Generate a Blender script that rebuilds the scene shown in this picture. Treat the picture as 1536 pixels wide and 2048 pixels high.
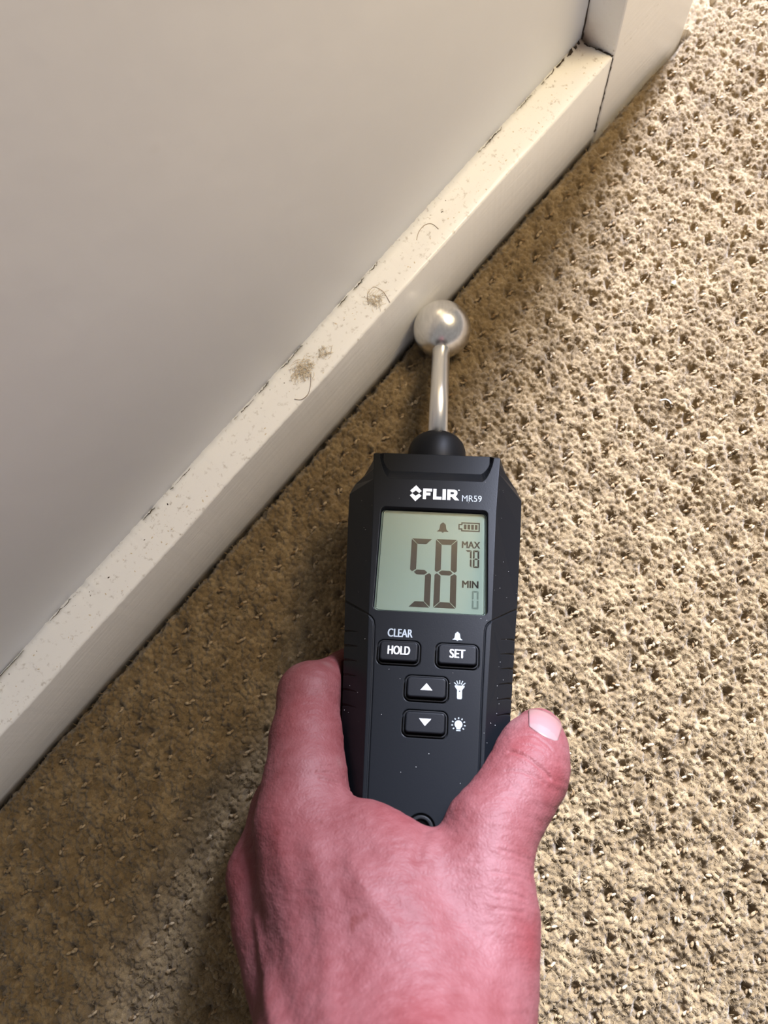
import bpy, bmesh, math
import numpy as np
from mathutils import Matrix, Vector

# ------------------------------------------------------------------ scene, camera, light
scene = bpy.context.scene
for o in list(bpy.data.objects):
    bpy.data.objects.remove(o, do_unlink=True)
COL = scene.collection
scene.view_settings.view_transform = 'Standard'
scene.view_settings.look = 'None'
scene.view_settings.gamma = 1.0
scene.view_settings.use_curve_mapping = False
scene.view_settings.exposure = 0.0

cam_data = bpy.data.cameras.new('camera')
cam = bpy.data.objects.new('camera', cam_data)
COL.objects.link(cam)
cam.matrix_world = Matrix(((0.649988, 0.750887, -0.116984, 0.000000), (-0.753171, 0.616008, -0.230798, -0.107778), (-0.101240, 0.238125, 0.965944, 0.285000), (0.000000, 0.000000, 0.000000, 1.000000)))
cam_data.sensor_fit = 'HORIZONTAL'
cam_data.sensor_width = 36.0
cam_data.lens = 1500.0 / 1536.0 * 36.0
cam_data.clip_start = 0.005
cam_data.clip_end = 50
cam_data.dof.use_dof = True
cam_data.dof.focus_distance = 0.24
cam_data.dof.aperture_fstop = 22.0
scene.camera = cam

world = bpy.data.worlds.new('world')
scene.world = world
world.use_nodes = True
bg = world.node_tree.nodes['Background']
bg.inputs['Color'].default_value = (1.0, 0.96, 0.94, 1)
bg.inputs['Strength'].default_value = 0.29


def area_light(name, loc, target, sx, sy, color, power):
    ld = bpy.data.lights.new(name, 'AREA')
    ld.shape = 'RECTANGLE'
    ld.size = sx
    ld.size_y = sy
    ld.color = color
    ld.energy = power
    lo = bpy.data.objects.new(name, ld)
    COL.objects.link(lo)
    lo.location = loc
    d = Vector(target) - Vector(loc)
    lo.rotation_euler = d.to_track_quat('-Z', 'Y').to_euler()
    return lo


# daylight from a window seen through the doorway beyond the casing
area_light('window_daylight', (2.05, 0.53, 1.48), (0.0, -0.12, 0.0), 0.5, 0.95, (0.73, 0.79, 1.0), 545)
# warm lamp standing by the doorway
area_light('warm_lamp', (0.30, -0.105, 0.36), (0.16, 0.0, 0.0), 0.09, 0.09, (1.0, 0.73, 0.36), 0.98)
# soft light from the ceiling of the room
area_light('ceiling_light', (1.1, -0.30, 1.9), (0.0, -0.05, 0.0), 0.6, 0.6, (0.84, 0.88, 1.0), 9.0)


# ------------------------------------------------------------------ helpers
def new_obj(name, mesh, mat=None, parent=None):
    o = bpy.data.objects.new(name, mesh)
    COL.objects.link(o)
    if mat is not None:
        mesh.materials.clear()
        mesh.materials.append(mat)
    if parent is not None:
        o.parent = parent
    return o


def tag(o, label=None, cat=None, group=None, kind=None):
    if label: o['label'] = label
    if cat: o['category'] = cat
    if group: o['group'] = group
    if kind: o['kind'] = kind
    return o


def mesh_np(name, verts, faces, smooth=False):
    """verts (n,3), faces (m,k) int array with constant k"""
    me = bpy.data.meshes.new(name)
    v = np.ascontiguousarray(verts, dtype=np.float32)
    fa = np.ascontiguousarray(faces, dtype=np.int32)
    k = fa.shape[1]
    me.vertices.add(len(v))
    me.vertices.foreach_set('co', v.ravel())
    me.loops.add(fa.size)
    me.loops.foreach_set('vertex_index', fa.ravel())
    me.polygons.add(len(fa))
    me.polygons.foreach_set('loop_start', np.arange(len(fa), dtype=np.int32) * k)
    me.polygons.foreach_set('loop_total', np.full(len(fa), k, dtype=np.int32))
    if smooth:
        me.polygons.foreach_set('use_smooth', np.ones(len(fa), dtype=bool))
    me.update(calc_edges=True)
    return me


def mesh_py(name, verts, faces, smooth=False):
    me = bpy.data.meshes.new(name)
    me.from_pydata([tuple(v) for v in verts], [], [tuple(f) for f in faces])
    me.update()
    if smooth:
        for p in me.polygons: p.use_smooth = True
    return me


def box_mesh(name, x0, x1, y0, y1, z0, z1, bevel=0.0, seg=2):
    bm = bmesh.new()
    bmesh.ops.create_cube(bm, size=1.0)
    for v in bm.verts:
        v.co = Vector(((x0 + x1) / 2 + v.co.x * (x1 - x0), (y0 + y1) / 2 + v.co.y * (y1 - y0), (z0 + z1) / 2 + v.co.z * (z1 - z0)))
    if bevel > 0:
        bmesh.ops.bevel(bm, geom=list(bm.edges), offset=bevel, segments=seg, affect='EDGES', profile=0.5)
    me = bpy.data.meshes.new(name)
    bm.to_mesh(me); bm.free()
    return me


def to_mesh(o, name):
    """evaluate an object (curve, text or mesh with modifiers) into a plain mesh and drop the object"""
    bpy.context.view_layer.update()
    dg = bpy.context.evaluated_depsgraph_get()
    me = bpy.data.meshes.new_from_object(o.evaluated_get(dg), depsgraph=dg)
    me.name = name
    bpy.data.objects.remove(o, do_unlink=True)
    return me


def flat_shape(name, polys, z0, z1, bevel=0.0):
    """outlines (list of point lists, inner ones become holes) extruded between z0 and z1"""
    cu = bpy.data.curves.new(name, 'CURVE')
    cu.dimensions = '2D'
    cu.fill_mode = 'BOTH'
    cu.extrude = max((z1 - z0) / 2 - bevel, 1e-7)
    cu.bevel_depth = bevel
    cu.bevel_resolution = 2
    if bevel: cu.offset = -bevel
    for poly in polys:
        sp = cu.splines.new('POLY')
        sp.points.add(len(poly) - 1)
        for p, q in zip(sp.points, poly): p.co = (q[0], q[1], 0, 1)
        sp.use_cyclic_u = True
    o = bpy.data.objects.new(name, cu)
    COL.objects.link(o)
    me = to_mesh(o, name)
    me.transform(Matrix.Translation((0, 0, (z0 + z1) / 2)))
    return me


def rrect(cx, cy, w, h, r, n=6):
    pts = []
    for sx, sy, a0 in ((1, 1, 0), (-1, 1, 90), (-1, -1, 180), (1, -1, 270)):
        for i in range(n + 1):
            a = math.radians(a0 + 90 * i / n)
            pts.append((cx + sx * (w / 2 - r) + r * math.cos(a), cy + sy * (h / 2 - r) + r * math.sin(a)))
    return pts


def circle(cx, cy, r, n=24):
    return [(cx + r * math.cos(2 * math.pi * i / n), cy + r * math.sin(2 * math.pi * i / n)) for i in range(n)]


def lathe_y(name, prof, n=48, smooth=True):
    """profile of (y, r) turned about the local y axis"""
    V, F = [], []
    for y, r in prof:
        for i in range(n):
            a = 2 * math.pi * i / n
            V.append((r * math.cos(a), y, r * math.sin(a)))
    for j in range(len(prof) - 1):
        for i in range(n):
            F.append((j * n + i, j * n + (i + 1) % n, (j + 1) * n + (i + 1) % n, (j + 1) * n + i))
    F.append(tuple(range(n))[::-1])
    F.append(tuple(range((len(prof) - 1) * n, len(prof) * n)))
    me = mesh_py(name, V, F, smooth)
    bm = bmesh.new(); bm.from_mesh(me); bmesh.ops.recalc_face_normals(bm, faces=bm.faces); bm.to_mesh(me); bm.free()
    return me


def tube(pts, radii, n=6, closed_ends=True):
    pts = [Vector(p) for p in pts]
    if not hasattr(radii, '__len__'): radii = [radii] * len(pts)
    V, F = [], []
    prev = None
    for i, p in enumerate(pts):
        t = (pts[min(i + 1, len(pts) - 1)] - pts[max(i - 1, 0)]).normalized()
        if prev is None:
            a = t.orthogonal().normalized()
        else:
            a = (prev - t * prev.dot(t)).normalized()
        prev = a
        b = t.cross(a)
        for k in range(n):
            an = 2 * math.pi * k / n
            V.append(p + (a * math.cos(an) + b * math.sin(an)) * radii[i])
    for i in range(len(pts) - 1):
        for k in range(n):
            F.append((i * n + k, i * n + (k + 1) % n, (i + 1) * n + (k + 1) % n, (i + 1) * n + k))
    if closed_ends:
        F.append(tuple(range(n))[::-1])
        F.append(tuple(range((len(pts) - 1) * n, len(pts) * n)))
    return V, F


def merge(parts):
    V, F = [], []
    for v, f in parts:
        b = len(V)
        V += list(v)
        F += [tuple(i + b for i in q) for q in f]
    return V, F


def text_mesh(name, s, cx, cy, w, h, z, bold=0.0, thick=0.04e-3, double=0.0):
    w -= double
    cu = bpy.data.curves.new(name, 'FONT')
    cu.body = s
    cu.size = 1.0
    cu.offset = bold
    cu.resolution_u = 4
    o = bpy.data.objects.new(name, cu)
    COL.objects.link(o)
    me = to_mesh(o, name)
    co = np.empty(len(me.vertices) * 3, dtype=np.float32); me.vertices.foreach_get('co', co); co = co.reshape(-1, 3)
    lo, hi = co.min(0), co.max(0)
    co[:, 0] = (co[:, 0] - (lo[0] + hi[0]) / 2) * (w / (hi[0] - lo[0])) + cx
    co[:, 1] = (co[:, 1] - (lo[1] + hi[1]) / 2) * (h / (hi[1] - lo[1])) + cy
    co[:, 2] = z + thick
    me.vertices.foreach_set('co', co.ravel())
    me.update()
    if double > 0:      # heavier strokes: the same outline again, shifted sideways
        bm = bmesh.new(); bm.from_mesh(me)
        bmesh.ops.translate(bm, verts=bm.verts, vec=(-double / 2, 0, 0))
        g = bmesh.ops.duplicate(bm, geom=list(bm.verts) + list(bm.edges) + list(bm.faces))
        bmesh.ops.translate(bm, verts=[v for v in g['geom'] if isinstance(v, bmesh.types.BMVert)], vec=(double, 0, 0.00001))
        bm.to_mesh(me); bm.free()
    return me


# ------------------------------------------------------------------ materials
def principled(name, color=(0.5, 0.5, 0.5), rough=0.5, metal=0.0, **kw):
    m = bpy.data.materials.new(name)
    m.use_nodes = True
    b = m.node_tree.nodes['Principled BSDF']
    b.inputs['Base Color'].default_value = (*color, 1)
    b.inputs['Roughness'].default_value = rough
    b.inputs['Metallic'].default_value = metal
    for k, v in kw.items():
        b.inputs[k].default_value = v
    return m, m.node_tree, b


def nd(nt, typ, **kw):
    n = nt.nodes.new(typ)
    for k, v in kw.items():
        if k.startswith('_'):
            setattr(n, k[1:], v)
        else:
            n.inputs[k].default_value = v
    return n


def noise(nt, scale, detail=4, rough=0.55, dist=0.0, vec=None):
    n = nd(nt, 'ShaderNodeTexNoise', Scale=scale, Detail=detail, Roughness=rough, Distortion=dist)
    if vec is not None: nt.links.new(vec, n.inputs['Vector'])
    return n


def ramp(nt, fac, stops):
    r = nd(nt, 'ShaderNodeValToRGB')
    el = r.color_ramp.elements
    while len(el) < len(stops): el.new(0.5)
    for e, (p, c) in zip(el, stops):
        e.position = p
        e.color = (*c, 1) if len(c) == 3 else c
    nt.links.new(fac, r.inputs['Fac'])
    return r


def mixc(nt, fac, a, b, typ='MIX'):
    n = nd(nt, 'ShaderNodeMix', _data_type='RGBA', _blend_type=typ)
    for s, v in ((0, fac), (6, a), (7, b)):
        if hasattr(v, 'is_linked') or hasattr(v, 'links'):
            nt.links.new(v, n.inputs[s])
        else:
            n.inputs[s].default_value = v if s == 0 else (*v, 1)
    return n.outputs[2]


def bump(nt, height, strength, dist, normal=None):
    b = nd(nt, 'ShaderNodeBump', Strength=strength, Distance=dist)
    nt.links.new(height, b.inputs['Height'])
    if normal is not None: nt.links.new(normal, b.inputs['Normal'])
    return b.outputs['Normal']


def objvec(nt):
    return nd(nt, 'ShaderNodeTexCoord').outputs['Object']


def wall_paint():
    m, nt, b = principled('wall_paint', rough=0.42)
    v = objvec(nt)
    n1 = noise(nt, 9, 4, vec=v)
    n2 = noise(nt, 60, 3, vec=v)
    c = ramp(nt, n1.outputs['Fac'], [(0.3, (0.67, 0.70, 0.755)), (0.7, (0.70, 0.73, 0.785))])
    n3 = noise(nt, 55, 2, 0.4, vec=v)
    sp = ramp(nt, n3.outputs['Fac'], [(0.80, (0, 0, 0)), (0.9, (0.3, 0.3, 0.3))])
    c2 = mixc(nt, sp.outputs['Color'], c.outputs['Color'], (0.45, 0.40, 0.36))
    nt.links.new(c2, b.inputs['Base Color'])
    nt.links.new(bump(nt, n2.outputs['Fac'], 0.25, 0.0012), b.inputs['Normal'])
    return m


def trim_paint():
    """old glossy off-white paint with grime specks and brush streaks"""
    m, nt, b = principled('trim_paint', rough=0.30)
    v = objvec(nt)
    n1 = noise(nt, 25, 4, vec=v)
    c = ramp(nt, n1.outputs['Fac'], [(0.3, (0.855, 0.87, 0.89)), (0.7, (0.88, 0.895, 0.915))])
    n2 = noise(nt, 520, 3, 0.6, vec=v)
    sp = ramp(nt, n2.outputs['Fac'], [(0.59, (0, 0, 0)), (0.75, (1, 1, 1))])
    n4 = noise(nt, 40, 2, vec=v)
    spm = nd(nt, 'ShaderNodeMath', _operation='MULTIPLY')
    nt.links.new(sp.outputs['Color'], spm.inputs[0])
    # grime settles on the ledge and its rounded lip, hardly on the upright faces
    sx = nd(nt, 'ShaderNodeSeparateXYZ'); nt.links.new(v, sx.inputs[0])
    on = nd(nt, 'ShaderNodeMapRange'); nt.links.new(sx.outputs['Z'], on.inputs['Value'])
    for k_, v_ in (('From Min', 0.0375), ('From Max', 0.0390), ('To Min', 0.12), ('To Max', 1.0)): on.inputs[k_].default_value = v_
    off = nd(nt, 'ShaderNodeMapRange'); nt.links.new(sx.outputs['Z'], off.inputs['Value'])
    for k_, v_ in (('From Min', 0.0415), ('From Max', 0.0425), ('To Min', 1.0), ('To Max', 0.15)): off.inputs[k_].default_value = v_
    m1 = nd(nt, 'ShaderNodeMath', _operation='MULTIPLY'); nt.links.new(on.outputs[0], m1.inputs[0]); nt.links.new(off.outputs[0], m1.inputs[1])
    m2 = nd(nt, 'ShaderNodeMath', _operation='MULTIPLY'); nt.links.new(m1.outputs[0], m2.inputs[0]); nt.links.new(n4.outputs['Fac'], m2.inputs[1])
    nt.links.new(m2.outputs[0], spm.inputs[1])
    c2 = mixc(nt, spm.outputs[0], c.outputs['Color'], (0.20, 0.155, 0.11))
    # brown water stain round the corner where ledge, wall and casing meet
    dv = nd(nt, 'ShaderNodeVectorMath', _operation='DISTANCE')
    nt.links.new(v, dv.inputs[0]); dv.inputs[1].default_value = (0.221, 0.0148, 0.0395)
    nz = nd(nt, 'ShaderNodeMath', _operation='MULTIPLY_ADD'); nt.links.new(n4.outputs['Fac'], nz.inputs[0]); nz.inputs[1].default_value = 0.014; nt.links.new(dv.outputs['Value'], nz.inputs[2])
    st = ramp(nt, nz.outputs[0], [(0.008, (0.75, 0.75, 0.75)), (0.0135, (0.28, 0.28, 0.28)), (0.021, (0, 0, 0))])
    c2 = mixc(nt, st.outputs['Color'], c2, (0.38, 0.24, 0.12))
    nt.links.new(c2, b.inputs['Base Color'])
    mp = nd(nt, 'ShaderNodeMapping'); mp.inputs['Scale'].default_value = (0.08, 1, 1)
    nt.links.new(v, mp.inputs['Vector'])
    n3 = noise(nt, 420, 3, vec=mp.outputs['Vector'])
    nt.links.new(bump(nt, n3.outputs['Fac'], 0.25, 0.0006), b.inputs['Normal'])
    return m


def carpet_mat(name, cols, sheen=0.25):
    m, nt, b = principled(name, rough=0.95)
    b.inputs['Specular IOR Level'].default_value = 0.15
    b.inputs['Sheen Weight'].default_value = sheen
    b.inputs['Sheen Roughness'].default_value = 0.6
    v = objvec(nt)
    at = nd(nt, 'ShaderNodeAttribute', _attribute_name='tone')
    c = ramp(nt, at.outputs['Fac'], cols)
    n1 = noise(nt, 1500, 3, 0.7, vec=v)
    mul = ramp(nt, n1.outputs['Fac'], [(0.25, (0.72, 0.70, 0.68)), (0.75, (1.2, 1.2, 1.2))])
    c2 = mixc(nt, 1.0, c.outputs['Color'], mul.outputs['Color'], 'MULTIPLY')
    nt.links.new(c2, b.inputs['Base Color'])
    nt.links.new(bump(nt, n1.outputs['Fac'], 0.8, 0.0006), b.inputs['Normal'])
    return m


def plastic(name, col, rough, grain=0.0, bev=0.0):
    m, nt, b = principled(name, col, rough)
    b.inputs['Specular IOR Level'].default_value = 0.11
    nrm = None
    if bev > 0:
        bv = nd(nt, 'ShaderNodeBevel', Radius=bev)
        bv.samples = 4
        nrm = bv.outputs['Normal']
    if grain > 0:
        n = noise(nt, 2600, 2, vec=objvec(nt))
        nrm = bump(nt, n.outputs['Fac'], grain, 0.0002, nrm)
    if nrm is not None: nt.links.new(nrm, b.inputs['Normal'])
    return m


def steel(name, rough, brushed):
    m, nt, b = principled(name, (0.80, 0.79, 0.77), rough, 1.0)
    v = objvec(nt)
    mp = nd(nt, 'ShaderNodeMapping'); mp.inputs['Scale'].default_value = brushed
    nt.links.new(v, mp.inputs['Vector'])
    n = noise(nt, 900, 3, vec=mp.outputs['Vector'])
    c = ramp(nt, n.outputs['Fac'], [(0.3, (0.74, 0.73, 0.71)), (0.7, (0.86, 0.85, 0.83))])
    nt.links.new(c.outputs['Color'], b.inputs['Base Color'])
    return m


def skin_mat():
    m, nt, b = principled('skin', rough=0.58)
    b.inputs['Specular IOR Level'].default_value = 0.2
    v = objvec(nt)
    n1 = noise(nt, 70, 4, 0.6, vec=v)
    n2 = noise(nt, 260, 3, 0.6, vec=v)
    c1 = ramp(nt, n1.outputs['Fac'], [(0.25, (0.1007, 0.0251, 0.0250)), (0.5, (0.1159, 0.0338, 0.0346)), (0.75, (0.1290, 0.0451, 0.0459))])
    c2 = mixc(nt, 0.28, c1.outputs['Color'], ramp(nt, n2.outputs['Fac'], [(0.35, (0.0806, 0.0186, 0.0201)), (0.65, (0.1411, 0.0573, 0.0596))]).outputs['Color'])
    # pigment spots
    n3 = noise(nt, 190, 2, 0.5, vec=v)
    sp = ramp(nt, n3.outputs['Fac'], [(0.70, (0, 0, 0)), (0.78, (0.6, 0.6, 0.6))])
    c3 = mixc(nt, sp.outputs['Color'], c2, (0.0766, 0.0157, 0.0137))
    red = nd(nt, 'ShaderNodeAttribute', _attribute_name='redness')
    c4 = mixc(nt, red.outputs['Fac'], c3, (0.1129, 0.0165, 0.0178))
    pale = nd(nt, 'ShaderNodeAttribute', _attribute_name='pale')
    c5 = mixc(nt, pale.outputs['Fac'], c4, (0.1411, 0.0673, 0.0644))
    nt.links.new(c5, b.inputs['Base Color'])
    b.inputs['Subsurface Weight'].default_value = 0.0
    b.inputs['Subsurface Radius'].default_value = (1.0, 0.35, 0.2)
    b.inputs['Subsurface Scale'].default_value = 0.0022
    # fine skin relief
    vo = nd(nt, 'ShaderNodeTexVoronoi', Scale=900, _feature='DISTANCE_TO_EDGE')
    nt.links.new(v, vo.inputs['Vector'])
    n4 = noise(nt, 700, 3, 0.6, vec=v)
    s1 = bump(nt, n4.outputs['Fac'], 0.32, 0.0006)
    s2 = bump(nt, vo.outputs['Distance'], 0.22, 0.0006, s1)
    nt.links.new(s2, b.inputs['Normal'])
    return m


def lens_mat():
    m = bpy.data.materials.new('clear_lens')
    m.use_nodes = True
    nt = m.node_tree
    nt.nodes.clear()
    out = nd(nt, 'ShaderNodeOutputMaterial')
    tr = nd(nt, 'ShaderNodeBsdfTransparent'); tr.inputs['Color'].default_value = (0.97, 0.985, 0.975, 1)
    gl = nd(nt, 'ShaderNodeBsdfGlossy', Roughness=0.05)
    fr = nd(nt, 'ShaderNodeFresnel', IOR=1.5)
    mx = nd(nt, 'ShaderNodeMixShader')
    nt.links.new(fr.outputs[0], mx.inputs[0]); nt.links.new(tr.outputs[0], mx.inputs[1]); nt.links.new(gl.outputs[0], mx.inputs[2])
    nt.links.new(mx.outputs[0], out.inputs['Surface'])
    return m


M_WALL = wall_paint()
M_TRIM = trim_paint()
M_CARPET = carpet_mat('carpet_yarn', [(0.0, (0.130, 0.087, 0.037)), (0.5, (0.188, 0.130, 0.060)), (1.0, (0.258, 0.187, 0.095))])
M_LOOP = carpet_mat('carpet_loop_yarn', [(0.0, (0.19, 0.115, 0.042)), (0.5, (0.29, 0.205, 0.105)), (1.0, (0.44, 0.345, 0.22))], 0.1)
M_LOOP.node_tree.nodes['Principled BSDF'].inputs['Roughness'].default_value = 0.62
M_LOOP.node_tree.nodes['Principled BSDF'].inputs['Specular IOR Level'].default_value = 0.25
M_CRACK = principled('crack_dirt', (0.045, 0.03, 0.02), 0.9)[0]
M_BODY = plastic('black_plastic', (0.0042, 0.0050, 0.0064), 0.30, 0.05, 0.00035)
M_GRIP = plastic('black_rubber', (0.0045, 0.0048, 0.0055), 0.45, 0.10, 0.00025)
M_BUTTON = plastic('button_rubber', (0.0042, 0.0048, 0.0062), 0.36, 0.05, 0.0003)
M_STEEL_BALL = steel('brushed_steel_ball', 0.27, (1, 0.12, 1))
M_STEEL_ROD = steel('polished_steel_rod', 0.30, (1, 0.06, 1))
M_LCD = principled('lcd_panel', (0.160, 0.205, 0.172), 0.6, **{'Specular IOR Level': 0.1})[0]
M_SEG = principled('lcd_segment', (0.014, 0.011, 0.0112), 0.7, **{'Specular IOR Level': 0.0})[0]
M_SEG_FAINT = principled('lcd_segment_faint', (0.085, 0.112, 0.096), 0.7, **{'Specular IOR Level': 0.0})[0]
M_PRINT = principled('white_print', (0.50, 0.51, 0.51), 0.5)[0]
M_PRINT_GREY = principled('grey_print', (0.19, 0.215, 0.23), 0.5)[0]
M_LENS = lens_mat()
M_SKIN = skin_mat()
M_NAIL = principled('nail', (0.1877, 0.0932, 0.0931), 0.28, 0.0)[0]
M_LUNULA = principled('nail_lunula', (0.165, 0.105, 0.102), 0.3)[0]
M_HAIR = principled('hair', (0.24, 0.16, 0.09), 0.5)[0]
M_LINT = principled('lint', (0.64, 0.56, 0.44), 0.9)[0]
M_DUST = principled('dust', (0.75, 0.75, 0.72), 0.9)[0]

rng = np.random.default_rng(7)

# ------------------------------------------------------------------ room: wall, skirting, casing
BB_H, BB_T = 0.0393, 0.0148          # skirting height above the pile, thickness
CAS_X0, CAS_X1 = 0.2226, 0.2848

wall = tag(new_obj('wall_back', box_mesh('wall_back', -1.2, CAS_X1 - 0.012, BB_T, 0.13, -0.012, 1.3), M_WALL), kind='structure',
           label='smooth off-white painted wall above the skirting board', cat='wall')

# skirting board: long profile with a softened, slightly chipped front edge and a crooked end at the casing
def skirting():
    xs = np.concatenate([np.linspace(-1.2, -0.25, 20), np.linspace(-0.245, 0.2215, 420)])
    prof = [(0.0004, -0.012), (0.0, 0.0), (0.0, BB_H - 0.0009), (0.00025, BB_H - 0.0003), (0.0009, BB_H), (0.006, BB_H + 0.0001), (0.012, BB_H + 0.0002), (BB_T + 0.0005, BB_H + 0.0011), (BB_T + 0.0005, -0.012)]
    npf = len(prof)
    V = np.zeros((len(xs), npf, 3))
    wob = np.interp(xs, np.linspace(-1.2, 0.25, 60), rng.normal(0, 1, 60))
    fine = rng.normal(0, 1, len(xs))
    for j, (y, z) in enumerate(prof):
        V[:, j, 0] = xs
        V[:, j, 1] = y + (wob * 0.00012 if j in (2, 3, 4) else 0) + (fine * 0.00005 if j in (2, 3) else 0)
        V[:, j, 2] = z + (wob * 0.0001 if 2 <= j <= 6 else 0)
        if j == 7: V[:, j, 2] = z + fine * 0.00025 + wob * 0.0003
    # crooked sawn end
    V[-1, :, 0] += np.array([-0.0004, -0.0008, 0.0003, 0.0004, 0.0003, -0.0003, -0.0006, -0.0002, 0])
    idx = np.arange(len(xs) * npf).reshape(len(xs), npf)
    a = idx[:-1, :]; b = idx[1:, :]
    F = np.stack([a, b, np.roll(b, -1, 1), np.roll(a, -1, 1)], -1).reshape(-1, 4)
    me = mesh_np('baseboard_back', V.reshape(-1, 3), F)
    bm = bmesh.new(); bm.from_mesh(me)
    bm.verts.ensure_lookup_table()
    bm.faces.new([bm.verts[i] for i in idx[-1]]); bm.faces.new([bm.verts[i] for i in idx[0][::-1]])
    bmesh.ops.recalc_face_normals(bm, faces=bm.faces)
    bm.to_mesh(me); bm.free()
    return me

base = tag(new_obj('baseboard_back', skirting(), M_TRIM), kind='structure',
           label='narrow cream painted skirting board with grimy top ledge', cat='baseboard')

casing = tag(new_obj('trim_1', box_mesh('trim_1', CAS_X0, CAS_X1, 0.0, BB_T + 0.002, -0.012, 1.3, 0.0011, 3), M_TRIM), kind='structure',
             label='cream painted door casing at the end of the skirting board', cat='door casing')
jamb = tag(new_obj('trim_2', box_mesh('trim_2', CAS_X1 - 0.012, CAS_X1 - 0.003, 0.010, 0.13, -0.012, 1.3, 0.0006, 2), M_TRIM), kind='structure',
           label='cream painted door jamb behind the casing edge', cat='door jamb')


def crack(name, pts, widths, parent, normal):
    """jagged dark fissure: a thin wedge sunk into the paint with its mouth at the surface"""
    P = [Vector(p) for p in pts]
    nrm = Vector(normal).normalized()
    V, F = [], []
    dense, dw = [], []
    for i in range(len(P) - 1):
        k = 7
        for s in range(k):
            t = s / k
            dense.append(P[i].lerp(P[i + 1], t)); dw.append(widths[i] * (1 - t) + widths[i + 1] * t)
    dense.append(P[-1]); dw.append(widths[-1])
    for i, p in enumerate(dense):
        t = (dense[min(i + 1, len(dense) - 1)] - dense[max(i - 1, 0)]).normalized()
        s = nrm.cross(t).normalized()
        w = dw[i] * (0.4 + 1.0 * rng.random())
        c = p + s * (rng.normal() * 0.00018)
        V += [c + s * w / 2 + nrm * 0.00006, c - s * w / 2 + nrm * 0.00006, c - nrm * 0.0006]
    for i in range(len(dense) - 1):
        a, b = i * 3, i * 3 + 3
        F += [(a, a + 1, b + 1, b), (a + 1, a + 2, b + 2, b + 1), (a + 2, a, b, b + 2)]
    F += [(0, 2, 1), (len(V) - 3, len(V) - 2, len(V) - 1)]
    return new_obj(name, mesh_py(name, V, F), M_CRACK, parent)

LZ = BB_H + 0.0002
# vertical joint on the wall beside the casing, joint on the ledge, opened caulk along the wall
crack('crack', [(CAS_X0 - 0.0002, BB_T - 0.0002, 0.085), (CAS_X0 - 0.0001, BB_T - 0.0002, 0.062), (CAS_X0 - 0.0004, BB_T - 0.0002, 0.052), (CAS_X0 - 0.0008, BB_T - 0.0002, LZ)], [0.0001, 0.0003, 0.0006, 0.0018], wall, (0, -1, 0))
crack('crack', [(CAS_X0 - 0.0022, BB_T - 0.0005, LZ + 0.0005), (CAS_X0 - 0.0016, 0.0095, LZ), (CAS_X0 - 0.0005, 0.0045, LZ), (CAS_X0, 0.0004, LZ)], [0.0016, 0.0006, 0.0007, 0.0004], base, (0, 0, 1))
crack('crack', [(CAS_X0 - 0.002, BB_T - 0.0006, LZ + 0.0008), (0.212, BB_T - 0.0008, LZ + 0.0008), (0.203, BB_T - 0.0006, LZ + 0.0008), (0.196, BB_T - 0.0006, LZ + 0.0008)], [0.0018, 0.0008, 0.0004, 0.0001], base, (0, -0.5, 1))
for x0, x1, w in ((0.190, 0.181, 0.0002), (0.172, 0.163, 0.0006), (0.167, 0.158, 0.0003), (0.100, 0.094, 0.0004), (0.092, 0.086, 0.0005), (0.083, 0.077, 0.0004), (0.058, 0.046, 0.0003), (0.040, 0.034, 0.0005), (0.033, 0.021, 0.0004), (0.008, -0.012, 0.0003), (-0.02, -0.026, 0.0005), (-0.06, -0.072, 0.0003), (-0.085, -0.11, 0.0003), (-0.118, -0.128, 0.0004)):
    crack('crack', [(x0, BB_T - 0.0006, LZ + 0.0009), ((x0 + x1) / 2, BB_T - 0.0007, LZ + 0.0008), (x1, BB_T - 0.0006, LZ + 0.0009)], [0.00006, w * 0.75, 0.00006], base, (0, -0.6, 1))
# joint between skirting end and casing on the front face
crack('crack', [(0.2222, -0.00005, 0.0385), (0.2219, -0.00005, 0.028), (0.2217, -0.00005, 0.019), (0.2212, -0.00005, 0.010), (0.2210, -0.00005, 0.001)], [0.0002, 0.0004, 0.0008, 0.0007, 0.0012], base, (0, -1, 0))


def fibre_clump(name, c, sx, sy, n, rad, length, mat, curl=1.0, height=0.0006):
    parts = []
    for i in range(n):
        p = np.array([c[0] + rng.normal() * sx, c[1] + rng.normal() * sy, c[2]])
        a = rng.random() * 6.283
        L = length * (0.4 + rng.random())
        pts = []
        k = 5
        da = rng.normal() * curl
        q = p.copy()
        for s in range(k):
            pts.append((q[0], q[1], c[2] + rad + height * rng.random() * math.sin(math.pi * s / (k - 1))))
            a += da / k
            q = q + np.array([math.cos(a), math.sin(a), 0]) * L / k
        parts.append(tube(pts, rad, 4))
    V, F = merge(parts)
    return new_obj(name, mesh_py(name, V, F), mat)

LINT = 'lint clumps on the skirting ledge'
tag(fibre_clump('lint_clump', (0.05035, 0.00807, 0.03952), 0.0022, 0.0017, 150, 0.00007, 0.0028, M_LINT, 1.6), 'largest pale lint patch on the skirting ledge, with a curled hair below it', 'lint', LINT)
tag(fibre_clump('lint_clump', (0.06065, 0.00630, 0.03952), 0.0012, 0.0012, 60, 0.00006, 0.0022, M_LINT, 1.6), 'small pale lint tuft on the ledge just above the largest lint patch', 'lint', LINT)
tag(fibre_clump('lint_clump', (0.08823, 0.00572, 0.03952), 0.0018, 0.0016, 70, 0.00006, 0.0030, M_LINT, 2.2), 'lint patch on the skirting ledge nearest the steel ball', 'lint', LINT)


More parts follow.
